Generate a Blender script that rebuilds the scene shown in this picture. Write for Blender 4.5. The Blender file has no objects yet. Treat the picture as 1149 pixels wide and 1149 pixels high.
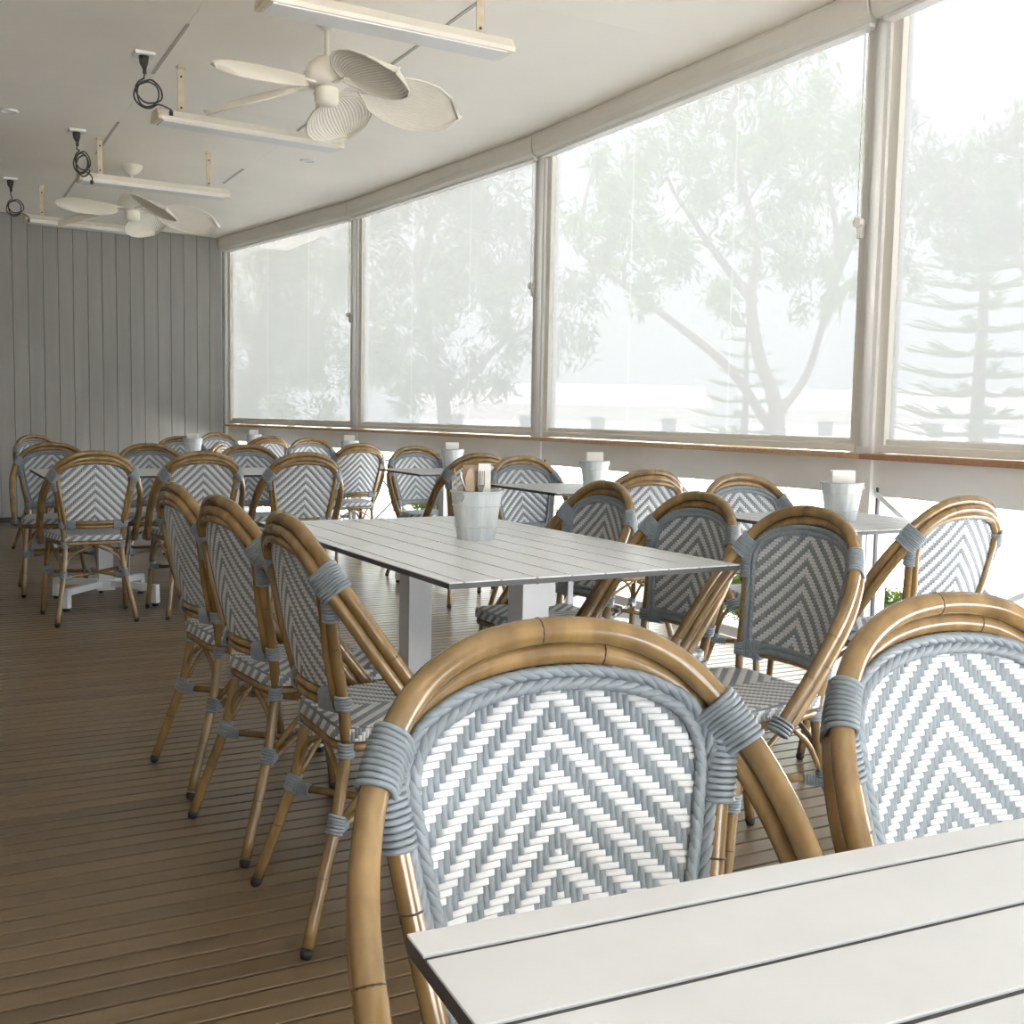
import bpy, math, random
import numpy as np
random.seed(7)
rng = np.random.default_rng(7)
scene = bpy.context.scene
col = scene.collection
R = math.radians

# ------------------------------------------------------------------ camera
CAM_H = 1.10
F_PX = 1231.87
cam_d = bpy.data.cameras.new('camera')
cam = bpy.data.objects.new('camera', cam_d)
col.objects.link(cam)
cam_d.sensor_fit = 'HORIZONTAL'
cam_d.sensor_width = 36.0
cam_d.lens = 36.0 * F_PX / 1149.0
cam_d.clip_start = 0.05
cam_d.clip_end = 500
_yaw, _pit, _rol = R(28.45), R(4.934), R(1.084)
_f = np.array([math.sin(_yaw) * math.cos(_pit), math.cos(_yaw) * math.cos(_pit), -math.sin(_pit)])
_r = np.array([math.cos(_yaw), -math.sin(_yaw), 0.0])
_u = np.cross(_r, _f)
_r2 = math.cos(_rol) * _r + math.sin(_rol) * _u
_u2 = -math.sin(_rol) * _r + math.cos(_rol) * _u
import mathutils
cam.matrix_world = mathutils.Matrix(((_r2[0], _u2[0], -_f[0], 0.0),
                                     (_r2[1], _u2[1], -_f[1], 0.0),
                                     (_r2[2], _u2[2], -_f[2], CAM_H),
                                     (0, 0, 0, 1)))
scene.camera = cam

# ------------------------------------------------------------------ light
world = bpy.data.worlds.new('sky')
scene.world = world
world.use_nodes = True
_bg = world.node_tree.nodes['Background']
_bg.inputs[0].default_value = (0.89, 0.945, 1.0, 1)
_bg.inputs[1].default_value = 2.7
sun_d = bpy.data.lights.new('sun', 'SUN')
sun_d.energy = 22.0
sun_d.angle = R(2)
sun_d.color = (1.0, 0.975, 0.94)
sun = bpy.data.objects.new('sun', sun_d)
col.objects.link(sun)
sun.location = (-10, -10, 20)
sun.rotation_euler = mathutils.Vector((0.55, 0.35, -1.0)).to_track_quat('-Z', 'Y').to_euler()

scene.view_settings.view_transform = 'Standard'
scene.view_settings.look = 'None'
scene.view_settings.exposure = 1.70
scene.view_settings.gamma = 1.0
scene.view_settings.use_curve_mapping = False
scene.cycles.use_denoising = True
scene.cycles.max_bounces = 10
scene.cycles.diffuse_bounces = 6
scene.cycles.transparent_max_bounces = 16

# ------------------------------------------------------------------ materials
def mat(name, color, rough=0.5, spec=0.5, metal=0.0, var=0.0, scale=8.0, stretch=(1, 1, 1), bump=0.0,
        rand=0.0, color2=None, coat=0.0, detail=4.0):
    m = bpy.data.materials.new(name)
    m.use_nodes = True
    nt = m.node_tree
    b = nt.nodes['Principled BSDF']
    b.inputs['Roughness'].default_value = rough
    b.inputs['Specular IOR Level'].default_value = spec
    b.inputs['Metallic'].default_value = metal
    b.inputs['Coat Weight'].default_value = coat
    b.inputs['Coat Roughness'].default_value = 0.15
    b.inputs['Base Color'].default_value = (*color, 1)
    if var or bump or color2:
        tc = nt.nodes.new('ShaderNodeTexCoord')
        mp = nt.nodes.new('ShaderNodeMapping')
        mp.inputs['Scale'].default_value = stretch
        nt.links.new(tc.outputs['Object'], mp.inputs[0])
        src = mp.outputs[0]
        if rand:
            oi = nt.nodes.new('ShaderNodeObjectInfo')
            ad = nt.nodes.new('ShaderNodeVectorMath'); ad.operation = 'ADD'
            ml = nt.nodes.new('ShaderNodeMath'); ml.operation = 'MULTIPLY'; ml.inputs[1].default_value = 37.0
            nt.links.new(oi.outputs['Random'], ml.inputs[0])
            nt.links.new(src, ad.inputs[0]); nt.links.new(ml.outputs[0], ad.inputs[1])
            src = ad.outputs[0]
        nz = nt.nodes.new('ShaderNodeTexNoise')
        nz.inputs['Scale'].default_value = scale
        nz.inputs['Detail'].default_value = detail
        nt.links.new(src, nz.inputs['Vector'])
        fac = nz.outputs['Fac']
        mix = nt.nodes.new('ShaderNodeMix'); mix.data_type = 'RGBA'
        c2 = color2 if color2 else tuple(max(0, c * (1 - var)) for c in color)
        c1 = color if color2 else tuple(min(1, c * (1 + var)) for c in color)
        mix.inputs[6].default_value = (*c2, 1)
        mix.inputs[7].default_value = (*c1, 1)
        rp = nt.nodes.new('ShaderNodeMapRange')
        rp.inputs[1].default_value = 0.3; rp.inputs[2].default_value = 0.7
        nt.links.new(fac, rp.inputs[0])
        nt.links.new(rp.outputs[0], mix.inputs[0])
        out = mix.outputs[2]
        if rand:
            hs = nt.nodes.new('ShaderNodeHueSaturation')
            r2 = nt.nodes.new('ShaderNodeMapRange')
            r2.inputs[3].default_value = 1 - rand; r2.inputs[4].default_value = 1 + rand
            nt.links.new(oi.outputs['Random'], r2.inputs[0])
            nt.links.new(r2.outputs[0], hs.inputs['Value'])
            nt.links.new(out, hs.inputs['Color'])
            out = hs.outputs[0]
        nt.links.new(out, b.inputs['Base Color'])
        if bump:
            bp = nt.nodes.new('ShaderNodeBump')
            bp.inputs['Strength'].default_value = bump
            bp.inputs['Distance'].default_value = 0.004
            nt.links.new(fac, bp.inputs['Height'])
            nt.links.new(bp.outputs[0], b.inputs['Normal'])
    return m

M = {}
M['bamboo'] = mat('bamboo', (0.238, 0.150, 0.060), 0.20, 0.5, var=0.3, scale=9, stretch=(3, 3, 0.6), rand=0.06, coat=0.4)
M['node'] = mat('bamboo_node', (0.06, 0.03, 0.012), 0.5)
M['grey'] = mat('grey_cane', (0.225, 0.262, 0.292), 0.38, var=0.10, scale=60)
M['white'] = mat('white_cane', (0.68, 0.695, 0.712), 0.38, var=0.03, scale=60)
M['rubber'] = mat('black_rubber', (0.012, 0.012, 0.012), 0.6)
M['table'] = mat('table_laminate', (0.75, 0.79, 0.835), 0.26, var=0.02, scale=14)
M['core'] = mat('dark_core', (0.06, 0.06, 0.065), 0.5)
M['steel'] = mat('white_powdercoat', (0.80, 0.83, 0.86), 0.35, var=0.02, scale=5)
M['paint'] = mat('white_paint', (0.81, 0.81, 0.80), 0.45, var=0.03, scale=4)
M['cream'] = mat('cream_housing', (0.78, 0.75, 0.69), 0.45, var=0.03, scale=4)
M['ceil'] = mat('ceiling_paint', (0.95, 0.905, 0.825), 0.5, var=0.025, scale=1.5, rand=0.01)
M['seam'] = mat('ceiling_joint', (0.50, 0.48, 0.44), 0.6)
M['fanw'] = mat('fan_white', (0.84, 0.80, 0.71), 0.4, var=0.03, scale=8)
M['galv'] = mat('galvanised_strap', (0.66, 0.57, 0.42), 0.4, 0.5, var=0.1, scale=20)
M['cord'] = mat('dark_cord', (0.05, 0.045, 0.04), 0.5)
M['wall'] = mat('grey_board', (0.285, 0.28, 0.262), 0.5, var=0.06, scale=5, stretch=(3, 3, 0.3), rand=0.03)
M['wallback'] = mat('wall_gap', (0.05, 0.05, 0.05), 0.8)
M['wleft'] = mat('left_wall_paint', (0.30, 0.27, 0.23), 0.6, var=0.03, scale=3)
M['deck'] = mat('deck_board', (0.158, 0.110, 0.062), 0.30, 0.6, var=0.16, scale=3, stretch=(0.5, 5, 1), bump=0.04, rand=0.20, detail=5)
M['gap'] = mat('deck_gap', (0.012, 0.009, 0.007), 0.9)
M['sill'] = mat('timber_sill', (0.56, 0.38, 0.22), 0.45, var=0.15, scale=6, stretch=(8, .6, 8))
M['sill2'] = mat('red_timber_sill', (0.36, 0.185, 0.10), 0.45, var=0.15, scale=6, stretch=(8, .6, 8))
M['dark'] = mat('dark_frame', (0.03, 0.03, 0.03), 0.5)
M['pail'] = mat('whitewashed_pail', (0.68, 0.71, 0.71), 0.5, color2=(0.48, 0.54, 0.57), scale=14, stretch=(3, 3, 0.5), detail=6)
M['wood'] = mat('pale_wood', (0.55, 0.42, 0.29), 0.6, var=0.1, scale=10)
M['kraft'] = mat('kraft_paper', (0.42, 0.33, 0.25), 0.7, var=0.06, scale=30)
M['napkin'] = mat('white_napkin', (0.88, 0.87, 0.85), 0.75, var=0.02, scale=30)
M['cutlery'] = mat('cutlery_steel', (0.75, 0.74, 0.72), 0.18, metal=1.0, var=0.03, scale=10)
M['ground'] = mat('pale_paving', (0.74, 0.725, 0.70), 0.9, var=0.06, scale=0.6)
M['bark'] = mat('bark', (0.13, 0.10, 0.08), 0.9, var=0.25, scale=8, stretch=(2, 2, .4))
M['build'] = mat('pale_building', (0.74, 0.73, 0.72), 0.8, var=0.04, scale=1)
M['bwin'] = mat('far_window', (0.10, 0.11, 0.13), 0.3)
M['roof'] = mat('far_roof', (0.45, 0.44, 0.43), 0.8)

def leafmat(name, c):
    m = bpy.data.materials.new(name); m.use_nodes = True
    nt = m.node_tree; nt.nodes.clear()
    o = nt.nodes.new('ShaderNodeOutputMaterial')
    d = nt.nodes.new('ShaderNodeBsdfDiffuse'); t = nt.nodes.new('ShaderNodeBsdfTranslucent')
    mx = nt.nodes.new('ShaderNodeMixShader'); mx.inputs[0].default_value = 0.4
    tc = nt.nodes.new('ShaderNodeTexCoord'); nz = nt.nodes.new('ShaderNodeTexNoise'); nz.inputs['Scale'].default_value = 1.3
    mc = nt.nodes.new('ShaderNodeMix'); mc.data_type = 'RGBA'
    mc.inputs[6].default_value = (c[0] * .7, c[1] * .75, c[2] * .9, 1); mc.inputs[7].default_value = (c[0] * 1.25, c[1] * 1.2, c[2], 1)
    nt.links.new(tc.outputs['Object'], nz.inputs['Vector']); nt.links.new(nz.outputs['Fac'], mc.inputs[0])
    nt.links.new(mc.outputs[2], d.inputs[0]); nt.links.new(mc.outputs[2], t.inputs[0])
    nt.links.new(d.outputs[0], mx.inputs[1]); nt.links.new(t.outputs[0], mx.inputs[2]); nt.links.new(mx.outputs[0], o.inputs[0])
    return m
M['leaf'] = leafmat('olive_leaf', (0.15, 0.25, 0.055))
M['leaf2'] = leafmat('grey_leaf', (0.16, 0.20, 0.10))
M['leaf3'] = leafmat('bright_leaf', (0.14, 0.23, 0.055))

M['hedge'] = leafmat('hedge_leaf', (0.085, 0.115, 0.030))
def screenmat(name, clear, c):
    m = bpy.data.materials.new(name); m.use_nodes = True
    nt = m.node_tree; nt.nodes.clear()
    o = nt.nodes.new('ShaderNodeOutputMaterial')
    tr = nt.nodes.new('ShaderNodeBsdfTransparent')
    tl = nt.nodes.new('ShaderNodeBsdfTranslucent'); tl.inputs[0].default_value = (*c, 1)
    df = nt.nodes.new('ShaderNodeBsdfDiffuse'); df.inputs[0].default_value = (*c, 1)
    m1 = nt.nodes.new('ShaderNodeMixShader'); m1.inputs[0].default_value = 0.35
    m2 = nt.nodes.new('ShaderNodeMixShader'); m2.inputs[0].default_value = clear
    nt.links.new(tl.outputs[0], m1.inputs[1]); nt.links.new(df.outputs[0], m1.inputs[2])
    nt.links.new(m1.outputs[0], m2.inputs[1]); nt.links.new(tr.outputs[0], m2.inputs[2])
    nt.links.new(m2.outputs[0], o.inputs[0])
    return m
M['screen'] = screenmat('mesh_screen', 0.029, (0.106, 0.108, 0.107))
M['screenseam'] = screenmat('mesh_screen_seam', 0.033, (0.121, 0.123, 0.122))

# ------------------------------------------------------------------ mesh helpers
class MB:
    def __init__(self): self.v = []; self.f = []; self.n = 0
    def add(self, v, f):
        n = self.n
        v = [tuple(map(float, p)) for p in v]
        self.v += v; self.f += [tuple(i + n for i in q) for q in f]; self.n += len(v)
        return self
    def box(self, x0, x1, y0, y1, z0, z1):
        v = [(x, y, z) for z in (z0, z1) for y in (y0, y1) for x in (x0, x1)]
        return self.add(v, [(0, 2, 3, 1), (4, 5, 7, 6), (0, 1, 5, 4), (2, 6, 7, 3), (0, 4, 6, 2), (1, 3, 7, 5)])
    def cbox(self, x0, x1, y0, y1, z0, z1, c):
        # box with chamfered top edges
        v = [(x0, y0, z0), (x1, y0, z0), (x1, y1, z0), (x0, y1, z0), (x0, y0, z1 - c), (x1, y0, z1 - c), (x1, y1, z1 - c), (x0, y1, z1 - c),
             (x0 + c, y0 + c, z1), (x1 - c, y0 + c, z1), (x1 - c, y1 - c, z1), (x0 + c, y1 - c, z1)]
        f = [(3, 2, 1, 0), (8, 9, 10, 11)]
        for k in range(4):
            l = (k + 1) % 4
            f += [(k, l, 4 + l, 4 + k), (4 + k, 4 + l, 8 + l, 8 + k)]
        return self.add(v, f)
    def tube(self, pts, r, seg=8, closed=False, caps=True):
        v, f = tube(pts, r, seg, closed, caps); return self.add(v, f)
    def bar(self, a, b, w, h, up=(0, 0, 1)):
        a = np.array(a, float); b = np.array(b, float); d = b - a; d /= np.linalg.norm(d)
        s = np.cross(d, up); s /= np.linalg.norm(s); u = np.cross(s, d)
        v = []
        for p in (a, b):
            for i, j in ((-1, -1), (1, -1), (1, 1), (-1, 1)): v.append(p + s * i * w / 2 + u * j * h / 2)
        return self.add(v, [(0, 3, 2, 1), (4, 5, 6, 7), (0, 1, 5, 4), (1, 2, 6, 5), (2, 3, 7, 6), (3, 0, 4, 7)])
    def lathe(self, prof, seg=20, caps=(True, True)):
        v = []; f = []
        for r, z in prof:
            for k in range(seg):
                a = 2 * math.pi * k / seg; v.append((r * math.cos(a), r * math.sin(a), z))
        for i in range(len(prof) - 1):
            for k in range(seg):
                l = (k + 1) % seg; f.append((i * seg + k, i * seg + l, (i + 1) * seg + l, (i + 1) * seg + k))
        if caps[0]: f.append(tuple(reversed(range(seg))))
        if caps[1]: f.append(tuple(range((len(prof) - 1) * seg, len(prof) * seg)))
        return self.add(v, f)
    def mesh(self, name, material, smooth=False):
        me = bpy.data.meshes.new(name)
        me.from_pydata(self.v, [], self.f)
        me.materials.append(material)
        if smooth: me.polygons.foreach_set('use_smooth', [True] * len(me.polygons))
        me.update()
        return me
    def build(self, name, material, parent=None, smooth=False):
        return link(name, self.mesh(name, material, smooth), parent)

def link(name, data, parent=None):
    o = bpy.data.objects.new(name, data); col.objects.link(o)
    if parent is not None: o.parent = parent
    return o

def tube(pts, r, seg=8, closed=False, caps=True):
    P = np.array(pts, float); n = len(P)
    rr = np.full(n, r, float) if np.isscalar(r) else np.array(r, float)
    if closed: T = np.roll(P, -1, 0) - np.roll(P, 1, 0)
    else:
        T = np.gradient(P, axis=0)
    T /= np.linalg.norm(T, axis=1)[:, None] + 1e-12
    ref = np.array([0, 0, 1.0]) if abs(T[0][2]) < 0.9 else np.array([1.0, 0, 0])
    N = np.cross(T[0], ref); N /= np.linalg.norm(N)
    v = []
    for i in range(n):
        N = N - T[i] * (N @ T[i]); N /= np.linalg.norm(N) + 1e-12
        B = np.cross(T[i], N)
        for k in range(seg):
            a = 2 * math.pi * k / seg
            v.append(P[i] + rr[i] * (math.cos(a) * N + math.sin(a) * B))
    f = []
    m = n if closed else n - 1
    for i in range(m):
        j = (i + 1) % n
        for k in range(seg):
            l = (k + 1) % seg
            f.append((i * seg + k, i * seg + l, j * seg + l, j * seg + k))
    if caps and not closed:
        f.append(tuple(reversed(range(seg)))); f.append(tuple(range((n - 1) * seg, n * seg)))
    return v, f

def spline(pts, n=6, closed=False):
    P = [np.array(p, float) for p in pts]; out = []
    m = len(P)
    for i in range(m if closed else m - 1):
        if closed: a, b, c, d = P[i - 1], P[i], P[(i + 1) % m], P[(i + 2) % m]
        else:
            b, c = P[i], P[i + 1]
            a = P[i - 1] if i > 0 else 2 * b - c
            d = P[i + 2] if i + 2 < m else 2 * c - b
        for k in range(n):
            t = k / n
            out.append(0.5 * ((2 * b) + (c - a) * t + (2 * a - 5 * b + 4 * c - d) * t * t + (3 * b - a - 3 * c + d) * t ** 3))
    if not closed: out.append(P[-1])
    return np.array(out)

def empty(name, loc=(0, 0, 0), rz=0.0):
    o = bpy.data.objects.new(name, None); o.empty_display_size = 0.1
    col.objects.link(o); o.location = loc; o.rotation_euler = (0, 0, rz)
    return o

def tag(o, label, cat, group=None, kind=None):
    if label: o['label'] = label
    if cat: o['category'] = cat
    if group: o['group'] = group
    if kind: o['kind'] = kind
    return o

def struct(o, label=None):
    o['kind'] = 'structure'
    if label: o['label'] = label
    return o

def copy_tree(o, parent=None):
    c = o.copy(); col.objects.link(c); c.parent = parent
    if parent is not None: c.matrix_parent_inverse = o.matrix_parent_inverse
    for ch in list(o.children): copy_tree(ch, c)
    return c

# ------------------------------------------------------------------ setting
CEIL = 2.92
# floor of single deck boards (they run across the room)
fl = empty('floor', (0, 0, 0)); struct(fl, 'brown timber deck floor of narrow boards')
fb = MB().box(-2.35, 3.62, -3.0, 12.2, -0.09, -0.03).build('floor_joists', M['gap'], fl)
BW = 0.0645
bm_board = MB().cbox(-3.0, 3.0, 0.0042, BW - 0.0042, -0.028, 0.0, 0.0015).mesh('deck_board', M['deck'])
nb = int((12.1 + 2.4) / BW)
for k in range(nb):
    y = -2.4 + k * BW
    xr = 3.62 if y < 6.3 else 3.62 - 0.0875 * (y - 6.3) if y < 9.15 else 3.37 - 0.169 * (y - 9.15)
    o = link('deck_board', bm_board, fl)
    o.location = (xr - 3.0 + 0.02, y, 0.0); o.rotation_euler = (0, 0, R(-0.9))

# window wall, four straight bays meeting at slight angles
P4 = np.array([3.342, 0.63]); P3 = np.array([3.58, 3.472]); P2 = np.array([3.58, 6.347]); P1 = np.array([3.334, 9.155]); P0 = np.array([2.876, 11.85])
_o = np.array([0.05, 0.0])
bays = [(P1 + _o, P0 + _o), (P2 + _o, P1 + _o), (P3 + _o, P2 + _o), (P4 + _o, P3 + _o), (np.array([2.867, -2.18]) + _o, P4 + _o)]      # window 1 is the far one; the last is unseen, added to cut near light

# ceiling sheets
ce = empty('ceiling', (0, 0, CEIL)); struct(ce, 'flat cream painted sheet ceiling')
MB().box(-2.4, 3.75, -3.0, 12.3, 0.012, 0.10).build('ceiling_batten', M['seam'], ce)
xs = [-2.4, -0.93, 0.12, 1.17, 2.22, 3.72]; ys = [-3.0, -0.37, 2.03, 4.43, 6.83, 9.23, 12.25]
for i in range(len(xs) - 1):
    for j in range(len(ys) - 1):
        MB().box(xs[i] + .0005, xs[i + 1] - .0005, ys[j] + .0005, ys[j + 1] - .0005, 0.0, 0.011).build('ceiling_sheet', M['ceil'], ce)
for x, y0, y1 in ((1.17, 5.46, 6.34), (1.17, 7.5, 8.5), (1.16, 9.5, 10.5), (2.22, 4.5, 5.5), (2.21, 6.8, 7.3), (2.2, 8.4, 9.0)):
    MB().box(x - .008, x + .008, y0, y1, -0.004, 0.0).build('joint_strip', M['seam'], ce)

# grey boarded end wall
wdir = (P1 - P0) / np.linalg.norm(P1 - P0)             # along window 1 toward camera
bdir = np.array([wdir[1], -wdir[0]]);                   # along end wall toward the left
if bdir[0] > 0: bdir = -bdir
wb = empty('wall_back', (P0[0], P0[1], 0), math.atan2(bdir[1], bdir[0])); struct(wb, 'grey end wall of vertical grooved boards')
MB().box(-0.05, 5.6, -0.08, -0.016, 0.0, 3.0).build('wall_backing', M['wallback'], wb)
BWB = 0.139
me = MB()
c = .004
me.add([(0.001, -.02, .055), (BWB - .001, -.02, .055), (BWB - .001, -.004, .055), (BWB - .001 - c, 0, .055), (.001 + c, 0, .055), (.001, -.004, .055),
        (0.001, -.02, 2.915), (BWB - .001, -.02, 2.915), (BWB - .001, -.004, 2.915), (BWB - .001 - c, 0, 2.915), (.001 + c, 0, 2.915), (.001, -.004, 2.915)],
       [(5, 4, 3, 2, 1, 0), (6, 7, 8, 9, 10, 11)] + [(i, (i + 1) % 6, 6 + (i + 1) % 6, 6 + i) for i in range(6)])
# local +y must face the room
sgn = 1 if (np.array([-bdir[1], bdir[0]]) @ wdir) > 0 else -1
wbm = me.mesh('wall_board', M['wall'])
for k in range(39):
    o = link('wall_board', wbm, wb); o.location = (k * BWB, 0, 0)
if sgn < 0: wb.scale = (1, -1, 1)
# left wall (outside the picture)
wl = MB().box(-2.45, -2.36, -2.6, 11.3, 0, CEIL).build('wall_left', M['wleft']); struct(wl, 'plain brown left wall')
wr = empty('wall_rear_added', (0, -2.6, 0)); struct(wr, 'unseen rear wall added to limit daylight, with a wide opening behind the viewer')  # unseen, added behind the camera; opening sized to hold back daylight on the near chairs
MB().box(-2.4, 3.0, -.05, .05, 2.0, CEIL).build('header', M['wleft'], wr)
MB().box(-2.4, -.6, -.05, .05, 0, 2.0).build('pier', M['wleft'], wr)
MB().box(1.75, 3.0, -.05, .05, 0, 2.0).build('pier', M['wleft'], wr)

# ------------------------------------------------------------------ window bays
def bay(n, A, B, sillmat, inview=True):
    # local frame: x from A (near) to B (far), +y toward the room, z up
    d = B - A; L = np.linalg.norm(d)
    rz = math.atan2(d[1], d[0])
    # room side is on the left when walking from near to far (+Y)
    w = empty('window_%d' % n, (A[0], A[1], 0), rz)
    struct(w, ['', 'far window bay beside the grey wall', 'second window bay from the grey wall', 'widest window bay with the branching tree outside', 'nearest window bay at the right', 'window bay added beside the viewer to cut near light, outside the picture'][n])
    # posts at both ends (half each side shared: the near end post belongs to this bay)
    post = MB()
    if n != 4: pass
    MB().box(-0.045, 0.045, -0.10, 0.02, 0.0, CEIL).build('post', M['paint'], w)
    MB().tube([(0.0, 0.018, 1.0), (0.0, 0.018, 2.80)], 0.024, 12).build('post_bead', M['paint'], w, True)
    if n == 1:
        MB().box(L - 0.03, L, -0.10, 0.03, 0.0, CEIL).build('post', M['paint'], w)
    x0, x1 = 0.045, L - (0.03 if n == 1 else 0.045)
    for a, b in ((x0, x0 + 0.055), (x1 - 0.055, x1)):
        MB().box(a, b, -0.06, 0.0, 0.975, 2.80).build('jamb', M['cream'], w)
    MB().box(x0 + .055, x1 - .055, -0.09, -0.05, 2.815, CEIL).build('head', M['paint'], w)
    MB().box(x0 + .055, x1 - .055, -0.09, -0.055, 0.975, 1.01).build('bottom_frame', M['paint'], w)
    # timber sill and white fascia below
    MB().cbox(-0.02 if n > 1 else 0, L, -0.12, 0.045, 0.948, 0.972, 0.004).build('sill', sillmat, w)
    MB().box(0, L, -0.05, 0.0, 0.828, 0.948).build('fascia', M['paint'], w)
    # open balustrade under the fascia
    MB().box(0, L, -0.075, -0.015, 0.0, 0.055).build('bottom_rail', M['paint'], w)
    MB().box(0.045, L, -0.08, -0.02, 0.79, 0.828).build('top_rail', M['paint'], w)
    m = L / 2
    for a, b in ((0.05, m), (m, L - .05)):
        MB().bar((a, -0.05, .06), (b, -0.05, .80), 0.022, 0.075, (0, 1, 0)).build('brace', M['steel'], w)
        MB().bar((a, -0.075, .80), (b, -0.075, .06), 0.022, 0.075, (0, 1, 0)).build('brace', M['steel'], w)
    MB().box(m - .035, m + .035, -0.10, -0.03, 0.05, .80).build('baluster', M['paint'], w)
    for a in (0.052, L - 0.062):
        MB().box(a, a + .010, -0.03, -0.015, 0.055, .828).build('dark_edge', M['dark'], w)
    # roller blind
    names = ['', 'cream roller blind with mesh screen lowered in far bay beside grey wall',
             'cream roller blind with mesh screen lowered, second bay from grey wall',
             'cream roller blind with mesh screen lowered before the branching tree',
             'cream roller blind with mesh screen lowered, nearest bay at right edge', 'cream roller blind with mesh screen lowered, unseen bay added beside the viewer to cut near light']
    bl = empty('roller_blind', (A[0], A[1], 0), rz)
    tag(bl, names[n], 'blind', 'mesh roller blinds along the window wall')
    hb = MB()
    prof = [(0.0, 2.918), (0.095, 2.918), (0.103, 2.90), (0.103, 2.835), (0.09, 2.80), (0.07, 2.787), (0.0, 2.787)]
    a, b = 0.012, L - 0.012
    v = [(a, y, z) for y, z in prof] + [(b, y, z) for y, z in prof]; k = len(prof)
    hb.add(v, [tuple(range(k)), tuple(reversed(range(k, 2 * k)))] + [(i, k + i, k + (i + 1) % k, (i + 1) % k) for i in range(k)])
    hb.build('head_box', M['cream'], bl)
    MB().box(a + .03, b - .03, -0.001, 0.055, 2.772, 2.787).build('bottom_strip', M['napkin'], bl)
    fx0, fx1 = x0 + .03, x1 - .03
    xs_ = [fx0, fx0 + (fx1 - fx0) / 3, fx0 + (fx1 - fx0) * 2 / 3, fx1]
    fab = MB()
    for a_, b_ in zip(xs_[:-1], xs_[1:]):
        a_ += .007 if a_ > fx0 else 0; b_ -= .007 if b_ < fx1 else 0
        fab.add([(a_, -.03, 1.03), (b_, -.03, 1.03), (b_, -.03, 2.80), (a_, -.03, 2.80)], [(0, 1, 2, 3)])
    fab = fab.build('mesh_screen', M['screen'], bl)
    for xx in xs_[1:3]:
        MB().add([(xx - .007, -.03, 1.03), (xx + .007, -.03, 1.03), (xx + .007, -.03, 2.80), (xx - .007, -.03, 2.80)], [(0, 1, 2, 3)]).build('weld_seam', M['screenseam'], fab)
    br = MB().cbox(fx0 - .01, fx1 + .01, -0.045, 0.006, 0.977, 1.012, .004)
    br.build('bottom_bar', M['cream'], bl)
    MB().cbox(fx0 - .005, fx1 + .005, -0.040, -0.012, 1.012, 1.036, .004).build('bottom_bar', M['cream'], bl)
    # chain at the far end of each bay hangs from the head box
    cx = 0.075
    ch = MB()
    ch.tube([(cx - .008, .03, 2.79), (cx - .008, .03, 1.98)], .0022, 5)
    ch.tube([(cx + .012, .03, 2.79), (cx + .012, .03, 1.98)], .0022, 5)
    co = ch.build('chain', M['napkin'], bl)
    tn = MB().tube([(cx + .002, .014, 1.965), (cx + .002, .046, 1.965)], .022, 12)
    tn.box(cx - .008, cx + .012, .0, .03, 1.90, 1.965)
    tn.build('tensioner', M['napkin'], co)
    return w
for i, (A, B) in enumerate(bays):
    # chain belongs at the camera-near post; bay runs near -> far
    bay(i + 1, A, B, M['sill2'] if i >= 3 else M['sill'])

# ------------------------------------------------------------------ cane bistro chair
def interp(z, Z, Y): return float(np.interp(z, Z, Y))
_PZ = [0, .09, .253, .338, .41, .52, .625, .72, .78, .9]
_PY = [-.215, -.187, -.135, -.12, -.108, -.123, -.148, -.163, -.172, -.188]
_HZ = [0, .09, .25, .33, .40, .513, .62, .71, .757, .80]
_HW = [.195, .179, .150, .141, .138, .152, .171, .186, .194, .199]
_WZ = [.515, .62, .70, .735, .765, .791, .809, .821, .830, .833]
_WW = [.139, .157, .171, .175, .171, .155, .133, .104, .058, .0]
def yback(x, z):
    hw = interp(z, _HZ, _HW)
    return interp(z, _PZ, _PY) - 0.030 * max(-0.5, 1 - (x / hw) ** 2)

def bar_frustum(mb, P, a0, a1, b0, b1, off, ins=0.0018):
    # P(a, b, o) maps panel coordinates to space; raised rounded strand from off 0 to off
    v = [P(a0, b0, 0), P(a1, b0, 0), P(a1, b1, 0), P(a0, b1, 0),
         P(a0 + ins, b0 + ins, off), P(a1 - ins, b0 + ins, off), P(a1 - ins, b1 - ins, off), P(a0 + ins, b1 - ins, off)]
    f = [(4, 5, 6, 7), (0, 1, 5, 4), (1, 2, 6, 5), (2, 3, 7, 6), (3, 0, 4, 7)]
    mb.add(v, f)

def weave(P, inside, ni, nj, p, both=True, th=0.0030):
    """twill with a chevron reversal at column 0; returns (white, grey) builders"""
    wh, gr = MB(), MB()
    ok = {(i, j) for i in range(-ni, ni + 1) for j in range(nj) if inside(i * p, j * p)}
    W = lambda i, j: ((j - abs(i)) % 6) < 3
    g = p * 0.03
    for side in ((1, -1) if both else (1,)):
        for j in range(nj):          # horizontal white strands
            i = -ni
            while i <= ni:
                if (i, j) in ok and (W(i, j) if side > 0 else not W(i, j)):
                    k = i
                    while k + 1 <= ni and (k + 1, j) in ok and (W(k + 1, j) if side > 0 else not W(k + 1, j)): k += 1
                    bar_frustum(wh, P, (i - .5) * p - (.0008 if side > 0 else .0019), (k + .5) * p + (.0008 if side > 0 else .0019), (j - .5) * p + g, (j + .5) * p - g, side * th)
                    i = k + 1
                else: i += 1
        for i in range(-ni, ni + 1):  # vertical grey strands
            j = 0
            while j < nj:
                if (i, j) in ok and (not W(i, j) if side > 0 else W(i, j)):
                    k = j
                    while k + 1 < nj and (i, k + 1) in ok and (not W(i, k + 1) if side > 0 else W(i, k + 1)): k += 1
                    bar_frustum(gr, P, (i - .5) * p + g, (i + .5) * p - g, (j - .5) * p - .0008, (k + .5) * p + .0008, side * th * .85)
                    j = k + 1
                else: j += 1
    return wh, gr

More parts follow.
